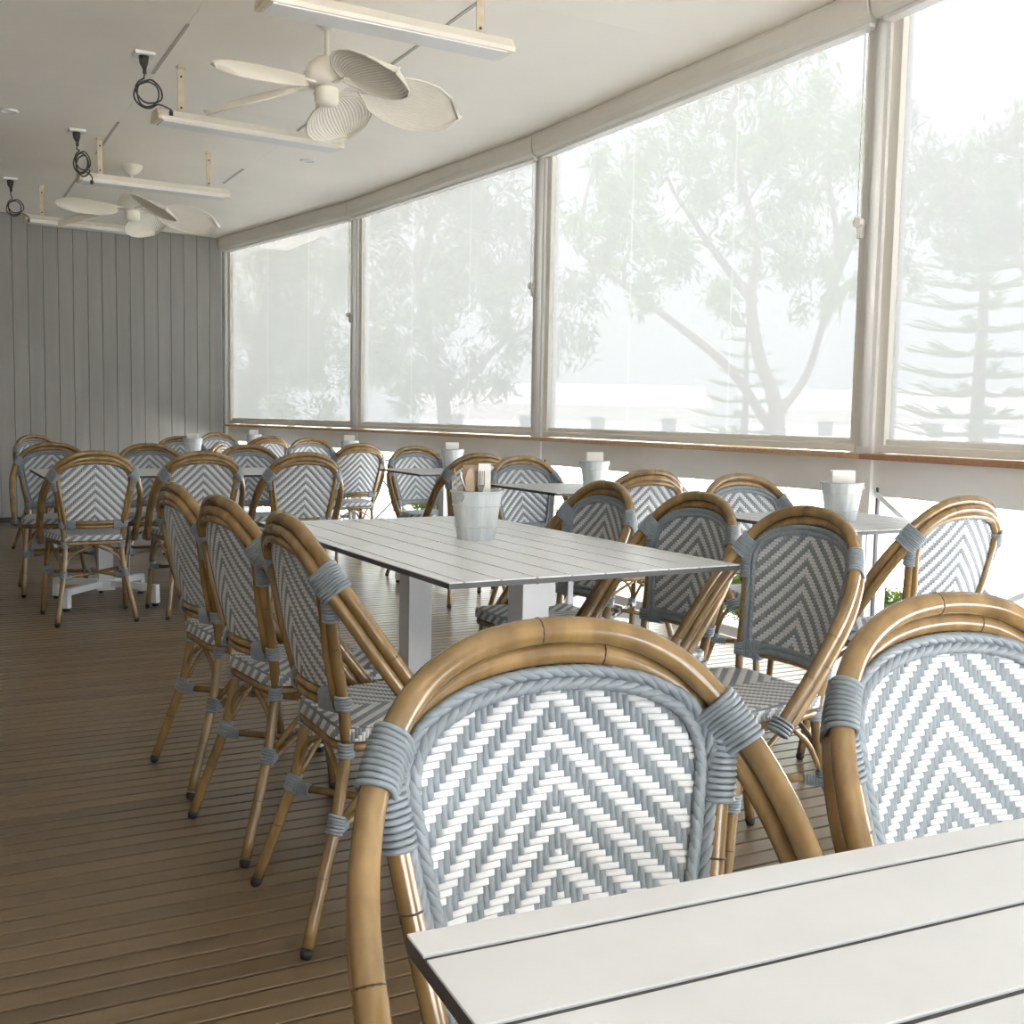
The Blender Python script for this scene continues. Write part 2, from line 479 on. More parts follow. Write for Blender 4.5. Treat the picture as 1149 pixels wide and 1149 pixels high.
def ring(mb, c, t, rad, sr=0.0036, seg=12, ts=5):
    t = np.array(t, float); t /= np.linalg.norm(t)
    ref = np.array([0, 0, 1.]) if abs(t[2]) < .9 else np.array([1., 0, 0])
    n = np.cross(t, ref); n /= np.linalg.norm(n); b = np.cross(t, n)
    pts = [np.array(c) + rad * (math.cos(2 * math.pi * k / seg) * n + math.sin(2 * math.pi * k / seg) * b) for k in range(seg)]
    mb.tube(pts, sr, ts, True)

def stadium(mb, A, B, t, ra, rb, sr=0.0036, ts=5):
    A = np.array(A); B = np.array(B); t = np.array(t, float); t /= np.linalg.norm(t)
    d = A - B; d -= t * (d @ t); d /= np.linalg.norm(d); s = np.cross(t, d)
    pts = [A + ra * (math.cos(a) * d + math.sin(a) * s) for a in np.linspace(-math.pi / 2, math.pi / 2, 7)]
    pts += [B + rb * (math.cos(a) * d + math.sin(a) * s) for a in np.linspace(math.pi / 2, 3 * math.pi / 2, 7)]
    mb.tube(pts, sr, ts, True)

OUT = [(0, -.205, .879), (.08, -.201, .870), (.14, -.190, .843), (.18, -.172, .806), (.206, -.150, .765), (.227, -.118, .715),
       (.241, -.075, .650), (.245, -.012, .562), (.243, .050, .478), (.239, .094, .420)]
C_IN = np.array([0, -.225, .54])

def arch_paths():
    full = [(-x, y, z) for x, y, z in reversed(OUT[1:])] + OUT
    o = spline(full, 5)
    T = np.gradient(o, axis=0); T /= np.linalg.norm(T, axis=1)[:, None]
    d = C_IN - o; d -= T * np.sum(d * T, 1)[:, None]; d /= np.linalg.norm(d, axis=1)[:, None]
    b = np.cross(T, d); b *= np.sign(-(b[:, 1] + .6 * b[:, 2]))[:, None]
    ax = np.abs(T[:, :1]) ** 1.5
    i = o + d * (0.0185 + .0075 * ax) + b * (0.0195 - .013 * ax)
    return o, i, T

def make_chair():
    root = empty('cane_chair')
    o, inn, T = arch_paths()
    bam = M['bamboo']
    nodes = MB()
    def tb(name, pts, r, parent=root, seg=10, m=bam): return MB().tube(pts, r, seg).build(name, m, parent, True)
    def node(path, idx, r):
        t = path[min(idx + 1, len(path) - 1)] - path[idx - 1]; ring(nodes, path[idx], t, r, 0.0013, 12, 4)
    tb('outer_arch', o, .0145, seg=12); tb('inner_arch', inn, .0135, seg=12)
    n = len(o)
    for k in (n // 2 + 1, 13, n - 14, 8, n - 9): node(o, k, .0142)
    for k in (n // 2 - 4, 10, n - 11): node(inn, k, .0132)
    # rear posts run down into the rear legs
    for s in (-1, 1):
        zs = [.758, .72, .66, .60, .55, .50, .45, .41, .37, .32, .26, .20, .10, .022]
        pts = spline([(s * interp(z, _HZ, _HW), interp(z, _PZ, _PY), z) for z in zs], 2)
        leg = tb('leg', pts, .0128)
        for k in (5, len(pts) - 14, len(pts) - 4): node(pts, k, .0125)
        e = np.array(pts[-1]); d = e - pts[-2]; d /= np.linalg.norm(d)
        MB().tube([e + d * .004, e + d * .012, e + d * .022], [.0136, .0136, .010], 10).build('foot_cap', M['rubber'], leg, True)
    for s in (-1, 1):
        pts = spline([(s * .186, .158, .428), (s * .193, .172, .32), (s * .201, .188, .2), (s * .212, .212, .022)], 3)
        leg = tb('leg', pts, .0128)
        node(pts, 7, .0125); node(pts, 3, .0125)
        e = np.array(pts[-1]); d = e - pts[-2]; d /= np.linalg.norm(d)
        MB().tube([e + d * .004, e + d * .012, e + d * .022], [.0136, .0136, .010], 10).build('foot_cap', M['rubber'], leg, True)
    # thin frame round the woven back
    side = [(w, z) for w, z in zip(_WW, _WZ)]
    out2 = spline([(x, 0, z) for x, z in side] + [(-x, 0, z) for x, z in reversed(side[:-1])], 4)
    fr = [(p[0], yback(p[0], p[2]) - .002, p[2]) for p in out2]
    tb('panel_frame', [(q_[0], q_[1] - .005, q_[2]) for q_ in fr], .0105, seg=8)
    for zz, dy in ((.520, -.004), (.500, -.006)):
        hw = interp(zz, _HZ, _HW)
        pts = [(x, interp(zz, _PZ, _PY) - .033 * (1 - (x / hw) ** 2) + dy * .3, zz) for x in np.linspace(-hw, hw, 13)]
        tb('back_rail', pts, .0092, seg=8)
    # wrapping where arches and posts meet
    for s in (-1, 1):
        wm = MB()
        zt = o[:, 2]
        cand = [k for k in range(n) if (o[k][0] * s > 0) and .752 < zt[k] < .803]
        ks = np.linspace(min(cand), max(cand), 10)
        for q in ks:
            k = int(q); fq = q - k; k2 = min(k + 1, n - 1)
            A = o[k] * (1 - fq) + o[k2] * fq; B = inn[k] * (1 - fq) + inn[k2] * fq
            B = B + (C_IN - B) / np.linalg.norm(C_IN - B) * .008
            stadium(wm, A, B, T[k], .0172, .0162, .0034)
        for z in np.arange(.690, .752, .0068):
            t = np.array([s * .13, -.16, 1.0])
            ring(wm, (s * interp(z, _HZ, _HW), interp(z, _PZ, _PY), z), t, .0162)
        wm.build('arch_wrap', M['grey'], root, True)
        # back rail wrap
        rw = MB()
        for z in np.arange(.496, .528, .0066): ring(rw, (s * interp(z, _HZ, _HW), interp(z, _PZ, _PY), z), (0, 0, 1), .0158)
        for x in np.arange(.096, .136, .0066):
            hw = interp(.51, _HZ, _HW)
            yy = interp(.51, _PZ, _PY) - .033 * (1 - (x / hw) ** 2) - .001
            stadium(rw, (s * x, yy, .520), (s * x, yy, .500), (1, 0, 0), .0125, .0125)
        rw.build('rail_wrap', M['grey'], root, True)
        # seat wrap on the post, arm end wrap, low leg wraps
        sw = MB()
        for z in np.arange(.392, .420, .0066): ring(sw, (s * interp(z, _HZ, _HW), interp(z, _PZ, _PY), z), (0, 0, 1), .0158)
        sw.build('seat_wrap', M['grey'], root, True)
        aw = MB()
        for q in (0, 1, 2, 3):
            z = .432 - q * .007; f = (z - .42) / .058
            c = np.array([s * .237, .090 - (z - .42) * .7, z])
            ring(aw, c, (0, .6, -.8), .024, .0036, 14)
        aw.build('arm_wrap', M['grey'], root, True)
        lw = MB()
        for z in np.arange(.236, .274, .0066): ring(lw, (s * interp(z, _HZ, _HW), interp(z, _PZ, _PY), z), (s * -.2, .35, 1), .0158)
        for q in np.arange(.014, .05, .0066):
            c = np.array([s * .152, -.140, .238]) + np.array([-s * .75, .66, 0]) * q; ring(lw, c, (-s * .75, .66, 0), .0115)
        lw.build('leg_wrap', M['grey'], root, True)
        lw = MB()
        for z in np.arange(.232, .270, .0066):
            t = (.428 - z) / .406; ring(lw, (s * (.190 + .010 * (t - .2) * 2), .158 + .054 * t, z), (0, -.1, 1), .0158)
        for q in np.arange(.014, .05, .0066):
            c = np.array([s * .197, .183, .238]) + np.array([-s * .75, -.66, 0]) * q; ring(lw, c, (-s * .75, -.66, 0), .0115)
        lw.build('leg_wrap', M['grey'], root, True)
    # crossed stretchers with a tie in the middle
    tb('stretcher', [(-.152, -.140, .240), (0, .015, .236), (.197, .183, .240)], .0092, seg=8)
    tb('stretcher', [(.152, -.140, .234), (0, .015, .252), (-.197, .183, .234)], .0092, seg=8)
    tie = MB()
    for q in (-.02, -.012, .012, .02): ring(tie, (q, .015 + q * .9, .245), (.75, .66, 0), .018, .0032)
    tie.build('stretcher_wrap', M['grey'], root, True)
    # bow braces under the seat
    def brace(a, m, b): tb('brace', spline([a, m, b], 5), .0068, seg=7)
    for s in (-1, 1):
        brace((s * .148, -.128, .270), (s * .112, -.118, .345), (s * .012, -.116, .398))
        brace((s * .197, .178, .270), (s * .15, .172, .345), (s * .012, .165, .398))
        brace((s * .153, -.118, .270), (s * .172, -.06, .345), (s * .190, .010, .398))
        brace((s * .198, .170, .270), (s * .198, .11, .345), (s * .195, .045, .398))
    # seat: padded woven slab on a cane ring
    def outline(ins, n=8):
        fw, bw, yf, yb, rc = .212 - ins, .165 - ins, .205 - ins, -.135 + ins, .055
        pts = []
        for cx, cy, a0 in ((fw - rc, yf - rc, 0), (-fw + rc, yf - rc, 90), (-bw + rc, yb + rc, 180), (bw - rc, yb + rc, 270)):
            for k in range(n + 1):
                a = R(a0 + 90 * k / n); pts.append((cx + rc * math.cos(a), cy + rc * math.sin(a)))
        return pts
    tb2 = MB().tube([(x, y, .412) for x, y in outline(.012)], .0115, 8, True); tb2.build('seat_ring', bam, root, True)
    st = MB(); ol = outline(.004); oi = outline(.012); k = len(ol)
    v = [(x, y, .424) for x, y in oi] + [(x, y, .430) for x, y in ol] + [(x, y, .449) for x, y in ol] + [(x, y, .455) for x, y in oi]
    f = [tuple(reversed(range(k))), tuple(range(3 * k, 4 * k))]
    for l in range(3):
        for q in range(k): r_ = (q + 1) % k; f.append((l * k + q, l * k + r_, (l + 1) * k + r_, (l + 1) * k + q))
    st.add(v, f); st.build('seat', M['grey'], root, True)
    p = .0074
    def ins_seat(x, j):
        y = .196 - j
        hw = .160 + (.207 - .160) * (y + .13) / .33
        if abs(y) > .3 or y < -.128: return False
        ex = hw - .004
        cx = max(0, abs(x) - (ex - .05)); cy = max(0, max(y - (.195 - .05), -.128 + .05 - y))
        return abs(x) < ex and cx * cx + cy * cy < .05 ** 2
    wh, gr = weave(lambda a, b, off: (a, .196 - b, .455 + off), ins_seat, 28, 45, p, False)
    # band of weave round the edge
    per = np.array(outline(0.0025, 10)); per = np.vstack([per, per[:1]])
    sl = np.concatenate([[0], np.cumsum(np.linalg.norm(np.diff(per, axis=0), axis=1))])
    tot = sl[-1]; cells = int(tot / p)
    def Pe(a, b, off):
        x = np.interp(a % tot, sl, per[:, 0]); y = np.interp(a % tot, sl, per[:, 1])
        l = math.hypot(x, y - .03); return (x + off * x / l, y + off * (y - .03) / l, .453 - b)
    pe = tot / (cells // 6 * 6)
    for i in range(cells // 6 * 6):
        j = 0
        while j < 4:
            w = ((j + i) % 6) < 3; k2 = j
            while k2 + 1 < 4 and (((k2 + 1 + i) % 6) < 3) == w: k2 += 1
            bar_frustum(wh if w else gr, Pe, i * pe, (i + 1) * pe, j * .0068, (k2 + 1) * .0068, .0018, .0010)
            j = k2 + 1
    for b_, nm, mm in ((wh, 'seat_white_weave', M['white']), (gr, 'seat_grey_weave', M['grey'])):
        q = b_.build(nm, mm, root, True); q['kind'] = 'stuff'
    # woven back
    def ins_back(x, j):
        z = .822 - j
        return z > .528 and abs(x) < interp(z + .010, _WZ, _WW) - .009
    wh, gr = weave(lambda a, b, off: (a, yback(a, .822 - b) + .001 + off, .822 - b), ins_back, 24, 42, .0072, True)
    for b_, nm, mm in ((wh, 'back_white_weave', M['white']), (gr, 'back_grey_weave', M['grey'])):
        q = b_.build(nm, mm, root, True); q['kind'] = 'stuff'
    # braided border on the front of the back
    side2 = [(max(w - .004, 0), z - (.004 if z > .8 else 0)) for w, z in zip(_WW, _WZ)]
    side2[0] = (.126, .522)
    loop = [(x, z) for x, z in side2] + [(-x, z) for x, z in reversed(side2[:-1])]
    loop = spline([(x, 0, z) for x, z in loop] + [(-.06, 0, .519), (0, 0, .519), (.06, 0, .519)], 6, True)
    loop = np.vstack([loop, loop[:1]])
    s = np.concatenate([[0], np.cumsum(np.linalg.norm(np.diff(loop, axis=0), axis=1))]); LT = s[-1]
    br = MB(); pitch = .0150; ne = int(LT / pitch)
    def bp(a_, lat, nor):
        a_ %= LT
        x = np.interp(a_, s, loop[:, 0]); z = np.interp(a_, s, loop[:, 2])
        x0 = np.interp((a_ - .006) % LT, s, loop[:, 0]); z0 = np.interp((a_ - .006) % LT, s, loop[:, 2])
        x2 = np.interp((a_ + .006) % LT, s, loop[:, 0]); z2 = np.interp((a_ + .006) % LT, s, loop[:, 2])
        l = math.hypot(x2 - x0, z2 - z0) + 1e-9; nx, nz = -(z2 - z0) / l, (x2 - x0) / l
        X, Zz = x + nx * lat, z + nz * lat
        return (X, yback(X, Zz) + .0045 + nor, Zz)
    for sd in (-1, 1):
        for k in range(ne):
            a0 = k * LT / ne + (LT / ne / 2 if sd > 0 else 0)
            pts = [bp(a0 + u * .042, sd * (.0105 - .0115 * u ** 1.3), .0030 * math.sin(math.pi * min(1, u * 1.25)) + .0018 * (1 - u) - .003 * u ** 3) for u in (0, .2, .4, .6, .8, 1.0)]
            br.tube(pts, [.0028, .0052, .0056, .0056, .0050, .003], 6)
    q = br.build('braided_border', M['grey'], root, True)
    nodes.build('bamboo_nodes', M['node'], root, True)['kind'] = 'stuff'
    return root

def A2(x, y): return np.array([x, y])
APEX = -.205
chairs = [
    # apex x, y on plan, facing angle of the seat (deg, 0 = +Y, 90 = -X), label, group
    ]
proto = make_chair()
used = [False]
def chair(x, y, face, label, group, by='apex'):
    c = proto if not used[0] else copy_tree(proto)
    used[0] = True
    a = R(face)
    if by == 'apex':
        # local (0, APEX) sits at x, y
        ox, oy = x - (-math.sin(a)) * APEX, y - math.cos(a) * APEX
    else: ox, oy = x, y
    c.location = (ox, oy, 0); c.rotation_euler = (0, 0, a)
    tag(c, label, 'chair', group)
    return c
# front pair across the near table
G1 = 'chairs across the near table'; G2 = 'chairs on the left of the long table'; G3 = 'chairs on the right of the long table'
G4 = 'chairs at the window tables'; G5 = 'chairs at the table before the grey wall'; G6 = 'chairs in the far corner'
chair(.579, .975, 180 - 3.8, 'large cane chair facing us across the near table, in full view', G1)
chair(1.125, .935, 180 - 3.8, 'large cane chair facing us at the right edge, cut off by the frame', G1)
chair(.879, 2.258, -90.5, 'nearest of the three dark-backed cane chairs left of the long table', G2, 'o')
chair(.862, 2.780, -90 + 6, 'middle of the three cane chairs left of the long table', G2, 'o')
chair(.855, 3.310, -90 + 4.3, 'farthest of the three cane chairs left of the long table', G2, 'o')
chair(1.974, 2.06, 90, 'nearest of the three shaded cane chairs right of the long table', G3)
chair(2.035, 2.578, 90, 'middle of the three shaded cane chairs right of the long table', G3)
chair(2.05, 3.108, 90, 'farthest of the three shaded cane chairs right of the long table', G3)
wn = ['nearest', 'second', 'third', 'fourth', 'farthest']
def ww(k, side): return 'cane chair %s the %s window table' % ('seen from behind on the near side of' if side == 0 else 'facing us on the far side of', wn[k])
for k, (n_, f_) in enumerate((((2.748, 2.227, 2), (2.903, 3.443, 178)), ((2.734, 3.819, 0), (2.905, 5.27, 180)), ((2.851, 5.647, 0), (3.0, 6.965, 183)),
                              ((2.834, 7.556, 6), (2.957, 9.134, 186)), ((2.80, 9.80, 9), (2.651, 11.174, 189)))):
    chair(*n_, ww(k, 0), G4); chair(*f_, ww(k, 1), G4)
gw = ['left end', 'middle', 'right end']
for k, (x, y) in enumerate(((.785, 6.10), (1.325, 6.09), (1.84, 5.95))):
    chair(x, y, 1, 'cane chair seen from behind at the %s of the table before the grey wall' % gw[k], G5, 'o')
for k, (x, y) in enumerate(((.73, 7.12), (1.30, 7.08), (1.89, 6.92))):
    chair(x, y, 181, 'cane chair facing us on the far side of the grey wall table, %s' % gw[k], G5, 'o')
chair(.80, 9.45, 215, 'pale far cane chair turned aside against the grey wall, leftmost', G6)
chair(1.93, 9.42, 180, 'far cane chair half hidden behind the white napkins by the grey wall', G6)
chair(1.86, 7.72, 60, 'mostly hidden cane chair turned sideways behind the middle of the room', G6)

# ------------------------------------------------------------------ tables
TH = .747
def table(x, y, rz, L, W, label, group, planks_along_x=False, base_rot=0.0):
    """x, y = centre; planks run along local y (length L), W across"""
    t = empty('plank_table', (x, y, 0), R(rz) + (R(90) if planks_along_x else 0))
    tag(t, label, 'table', group)
    MB().box(-W / 2, W / 2, -L / 2, L / 2, TH - .014, TH - .0022).build('top_core', M['core'], t)
    e = .036; n = 8; g = .0062
    w = (W - 2 * e - n * 0) / (n - 0)
    cuts = [-W / 2, -W / 2 + e] + [-W / 2 + e + (W - 2 * e) * (k + 1) / n for k in range(n)] + [W / 2]
    for a, b in zip(cuts[:-1], cuts[1:]):
        la = a + (g / 2 if a > -W / 2 else 0); lb = b - (g / 2 if b < W / 2 else 0)
        MB().cbox(la, lb, -L / 2, L / 2, TH - .0022, TH, .0004).build('plank', M['table'], t)
    MB().box(-.19, .19, -.19, .19, TH - .022, TH - .014).build('top_plate', M['steel'], t)
    po = MB().box(-.0385, .0385, -.0385, .0385, .10, TH - .022).build('post', M['steel'], t)
    MB().lathe([(.010, 0), (.010, .006), (.006, .008)], 10).build('bolt', M['cutlery'], po).matrix_local = \
        mathutils.Matrix.Translation((.0, -.0385, TH - .06)) @ mathutils.Matrix.Rotation(R(90), 4, 'X')
    MB().box(-.048, .048, -.048, .048, .075, .135).build('hub', M['steel'], t)
    fb_ = MB(); fb_.box(.0385, .115, -.034, -.030, TH - .045, TH - .022); fb_.box(.0385, .060, -.034, -.030, TH - .13, TH - .045); fb_.box(.100, .115, -.034, -.030, TH - .13, TH - .045)
    fb_.build('folding_bracket', M['steel'], t)
    for k in range(4):
        a = R(45 + 90 * k + base_rot); dx, dy = math.cos(a), math.sin(a)
        f = MB(); f.bar((dx * .05, dy * .05, .112), (dx * .345, dy * .345, .104), .036, .034)
        f.bar((dx * .328, dy * .328, .121), (dx * .332, dy * .332, .018), .036, .034, (dx, dy, 0))
        q = f.build('foot_arm', M['steel'], t)
        s = MB().lathe([(.018, 0), (.018, .014), (.008, .020)], 12).build('levelling_foot', M['rubber'], q); s.location = (dx * .332, dy * .332, 0)
    return t
GT = 'plank tables'
TL = .70
# near table (planks run left to right)
ca, sa = math.cos(R(-3.77)), math.sin(R(-3.77))
def t1(u, v): return (.284 + u * ca - v * sa * -1 * -1, .667 + u * sa + v * ca)
def near(u, v): return (.284 + u * ca + (-v) * sa * -1 * -1, .667 + u * sa + v * ca)
ex, ey = np.array([ca, sa]), np.array([-sa, ca])
for k, lb in enumerate(('large near white plank table filling the bottom right corner', 'near white plank table beyond the right edge, joined to the large one')):
    c_ = np.array([.284, .667]) + ex * (.352 + k * .704) - ey * .40
    if k == 0: table(c_[0], c_[1], -3.77, .70, .80, lb, GT, True)
# long table in the middle: two tables pushed together
ex2, ey2 = np.array([math.cos(R(.88)), math.sin(R(.88))]), np.array([-math.sin(R(.88)), math.cos(R(.88))])
c0 = np.array([.985, 2.09])
for k, lb in enumerate(('white plank table in the middle, near half of the long table', 'white plank table in the middle, far half of the long table')):
    c_ = c0 + ex2 * .40 + ey2 * (.352 + k * .706)
    table(c_[0], c_[1], .88, .70, .80, lb, GT)
for k, (x, y, rz) in enumerate(((2.97, 2.97, 0), (2.98, 4.79, 0), (3.0, 6.43, -1), (2.93, 8.42, 5), (2.76, 10.45, 9))):
    table(x, y, rz, .68, .66, 'small white plank table at the window, %s from us' % ['first', 'second', 'third', 'fourth', 'last'][k], GT)
for k, lb in enumerate(('white plank table before the grey wall, left half', 'white plank table before the grey wall, right half')):
    table(.925 + k * .72, 6.58, 0, .71, .78, lb, GT, True)
for k, lb in enumerate(('mostly hidden white table nearest the grey wall, left half', 'mostly hidden white table nearest the grey wall, right half')):
    table(1.15 + k * .72, 8.85, 3, .71, .78, lb, GT, True)

# ------------------------------------------------------------------ pails with cutlery and napkins
def pail(x, y, label, rz=0.0, s=1.0):
    t = empty('pail', (x, y, TH), R(rz)); tag(t, label, 'bucket', 'pails on the tables')
    h, rb, rt = .138 * s, .054 * s, .074 * s
    b = MB(); seg = 36; prof = [(0.0, .004), (rb * .97, .004), (rb, 0.0), (rb + .0005, .004)]
    n = 10
    def rad(z): return rb + (rt - rb) * z / h
    v = []; f = []
    rows = [(rb, 0)] + [(rad(h * k / n), h * k / n) for k in range(1, n + 1)]
    inner = [(rad(h) - .004, h), (rad(h * .5) - .004, h * .5), (rb - .004, .006)]
    for r_, z in rows + inner:
        for k in range(seg):
            a = 2 * math.pi * k / seg
            rr = r_ - (.0012 if k % 4 == 0 else 0)       # staves
            v.append((rr * math.cos(a), rr * math.sin(a), z))
    m_ = len(rows) + len(inner)
    for i in range(m_ - 1):
        for k in range(seg):
            l = (k + 1) % seg; f.append((i * seg + k, i * seg + l, (i + 1) * seg + l, (i + 1) * seg + k))
    f.append(tuple(reversed(range(seg)))); f.append(tuple(range((m_ - 1) * seg, m_ * seg)))
    b.add(v, f).build('body', M['pail'], t, False)
    for z in (h * .28, h * .72):
        MB().tube([((rad(z) + .0005) * math.cos(a), (rad(z) + .0005) * math.sin(a), z) for a in np.linspace(0, 2 * math.pi, 36, False)], .0024, 6, True).build('band', M['pail'], t, True)
    MB().tube([((rt) * math.cos(a), (rt) * math.sin(a), h) for a in np.linspace(0, 2 * math.pi, 36, False)], .0032, 6, True).build('rim', M['pail'], t, True)
    for sg in (-1, 1):
        MB().tube([(sg * (rt + .002), 0.012 * math.cos(a), h - .012 + .012 * math.sin(a)) for a in np.linspace(0, 2 * math.pi, 12, False)], .0022, 5, True).build('ear', M['cutlery'], t, True)
    return t
def napkins(x, y, z0, label, w=.075, d=.04, h=.15, rz=0, m='napkin', cat='napkins', name='napkin_stack', tilt=0.0, n=5):
    t = empty(name, (x, y, z0), R(rz)); t.rotation_euler = (R(tilt), 0, R(rz))
    tag(t, label, cat, 'napkins and packets in the pails')
    for k in range(n):
        a = -d / 2 + d * k / n
        MB().box(-w / 2 + .001 * (k % 2), w / 2 - .0015 * ((k + 1) % 2), a + .0006, a + d / n - .0006, 0, h - .003 * (k % 3)).build('folded_sheet', M[m], t)
    return t
def leaner(name, x, y, rz, lean, label, make, cat='cutlery'):
    t = empty(name, (x, y, TH + .012)); t.rotation_euler = (R(lean), 0, R(rz)); tag(t, label, cat, 'cutlery in the pails')
    make(t); return t
def fork(t):
    MB().bar((0, 0, 0), (0, 0, .125), .009, .0025, (0, 1, 0)).build('handle', M['cutlery'], t)
    MB().add([(-.004, -.001, .125), (.004, -.001, .125), (.011, -.001, .145), (-.011, -.001, .145), (-.004, .001, .125), (.004, .001, .125), (.011, .001, .145), (-.011, .001, .145)],
             [(0, 1, 2, 3), (7, 6, 5, 4), (0, 4, 5, 1), (1, 5, 6, 2), (2, 6, 7, 3), (3, 7, 4, 0)]).build('neck', M['cutlery'], t)
    for k in range(4):
        x = -.009 + .006 * k
        MB().bar((x, 0, .144), (x, .002, .185), .0030, .002, (0, 1, 0)).build('tine', M['cutlery'], t)
def spoon_handle(t):
    MB().tube(spline([(0, 0, 0), (0, 0, .10), (0, .004, .17), (0, .012, .20)], 4), [.003] * 8 + [.0045] * 4 + [.005], 8).build('handle', M['cutlery'], t, True)
    MB().lathe([(.002, -.0), (.016, .012), (.018, .025), (.012, .04), (.003, .05)], 12).build('bowl', M['cutlery'], t, True)
def paddle(t):
    v = []
    prof = [(.007, 0), (.007, .09), (.012, .125), (.013, .165), (.007, .188), (.001, .194)]
    for w, z in prof: v += [(-w, -.0012, z), (w, -.0012, z), (w, .0012, z), (-w, .0012, z)]
    f = [(3, 2, 1, 0), tuple(range(20, 24))]
    for i in range(5):
        for k in range(4): l = (k + 1) % 4; f.append((i * 4 + k, i * 4 + l, i * 4 + 4 + l, i * 4 + 4 + k))
    MB().add(v, f).build('blade', M['wood'], t)

bx, by = 1.416, 2.83
pail(bx, by, 'whitewashed pail of cutlery in the middle of the long table', 28)
napkins(bx + .030, by + .010, TH + .012, 'stack of white napkins standing in the long table pail', .036, .024, .205, -25, tilt=-3)
napkins(bx + .002, by + .033, TH + .012, 'brown paper card behind the fork in the long table pail', .055, .004, .20, -25, 'kraft', 'card', 'menu_card', -3, 1)
leaner('fork', bx + .012, by - .004, -28, 2, 'steel fork standing tines up in the long table pail', fork)
leaner('wooden_knife', bx - .026, by - .006, -20, 3, 'pale wooden knife upright in the long table pail', paddle)
leaner('wooden_knife', bx - .030, by + .016, 241, 9, 'pale wooden knife leaning left in the long table pail', paddle)
leaner('wooden_knife', bx - .010, by + .020, -35, -2, 'pale wooden knife behind the fork in the long table pail', paddle)
leaner('spoon', bx + .030, by - .020, 241, 28, 'steel spoon with its handle leaning out of the long table pail', spoon_handle)
pp = [(2.957, 2.94, 'first', 28), (3.03, 4.72, 'second', 25), (3.03, 6.42, 'third', 20), (3.06, 8.42, 'fourth', 15), (2.86, 10.55, 'last', 10)]
for x, y, nm, rz in pp:
    pail(x, y, 'whitewashed pail on the %s window table' % nm, -rz, 1.0)
    napkins(x, y, TH + .012, 'white napkins standing in the pail on the %s window table' % nm, .085, .05, .172, -rz)
for x, y, nm in ((1.915, 8.86, 'hidden table nearest the grey wall'),):
    pail(x, y, 'whitewashed pail on the %s' % nm, -20)
    napkins(x, y, TH + .012, 'white napkins standing in the pail on the %s' % nm, .08, .05, .165, -20)

# ------------------------------------------------------------------ ceiling: battens, fans, sockets with cords, downlights
for k, (a, b, lb) in enumerate((((1.165, 4.20), (2.225, 4.23), 'long white batten light hanging nearest us at the top edge'),
                                ((1.135, 6.12), (2.185, 6.21), 'white batten light hanging behind the big ceiling fan'),
                                ((.985, 7.99), (1.985, 8.02), 'white batten light hanging before the small far fan'),
                                ((.805, 9.94), (1.84, 10.08), 'white batten light hanging nearest the grey wall'))):
    d = np.array(b) - np.array(a); L = float(np.linalg.norm(d))
    t = empty('batten_light', (a[0], a[1], 2.615), math.atan2(d[1], d[0])); tag(t, lb, 'ceiling light', 'hanging batten lights')
    pr_ = [(-.072, .0), (.072, .0), (.076, .018), (.045, .058), (-.045, .058), (-.076, .018)]
    v = [(.02, y, z) for y, z in pr_] + [(L - .02, y, z) for y, z in pr_]
    MB().add(v, [tuple(range(6)), tuple(reversed(range(6, 12)))] + [(i, 6 + i, 6 + (i + 1) % 6, (i + 1) % 6) for i in range(6)]).build('body', M['fanw'], t)
    MB().box(.03, L - .03, -.062, .062, -.006, .0).build('diffuser', M['paint'], t)
    for x in (0, L - .02):
        v = [(x, y, z) for y, z in pr_] + [(x + .02, y, z) for y, z in pr_]
        MB().add(v, [tuple(range(6)), tuple(reversed(range(6, 12)))] + [(i, 6 + i, 6 + (i + 1) % 6, (i + 1) % 6) for i in range(6)]).build('end_cap', M['galv' if x == 0 else 'fanw'], t)
    for x in (.14, L - .13):
        s = MB().box(x - .016, x + .016, -.004, .004, .055, CEIL - 2.615).build('hanger_strap', M['galv'], t)
        for z in (.09, .25):
            MB().tube([(x, -.004, z), (x, -.008, z)], .006, 8).build('hole_screw', M['cord'], s)
        MB().box(x - .02, x + .02, -.02, .02, CEIL - 2.615 - .012, CEIL - 2.615).build('ceiling_foot', M['galv'], s)

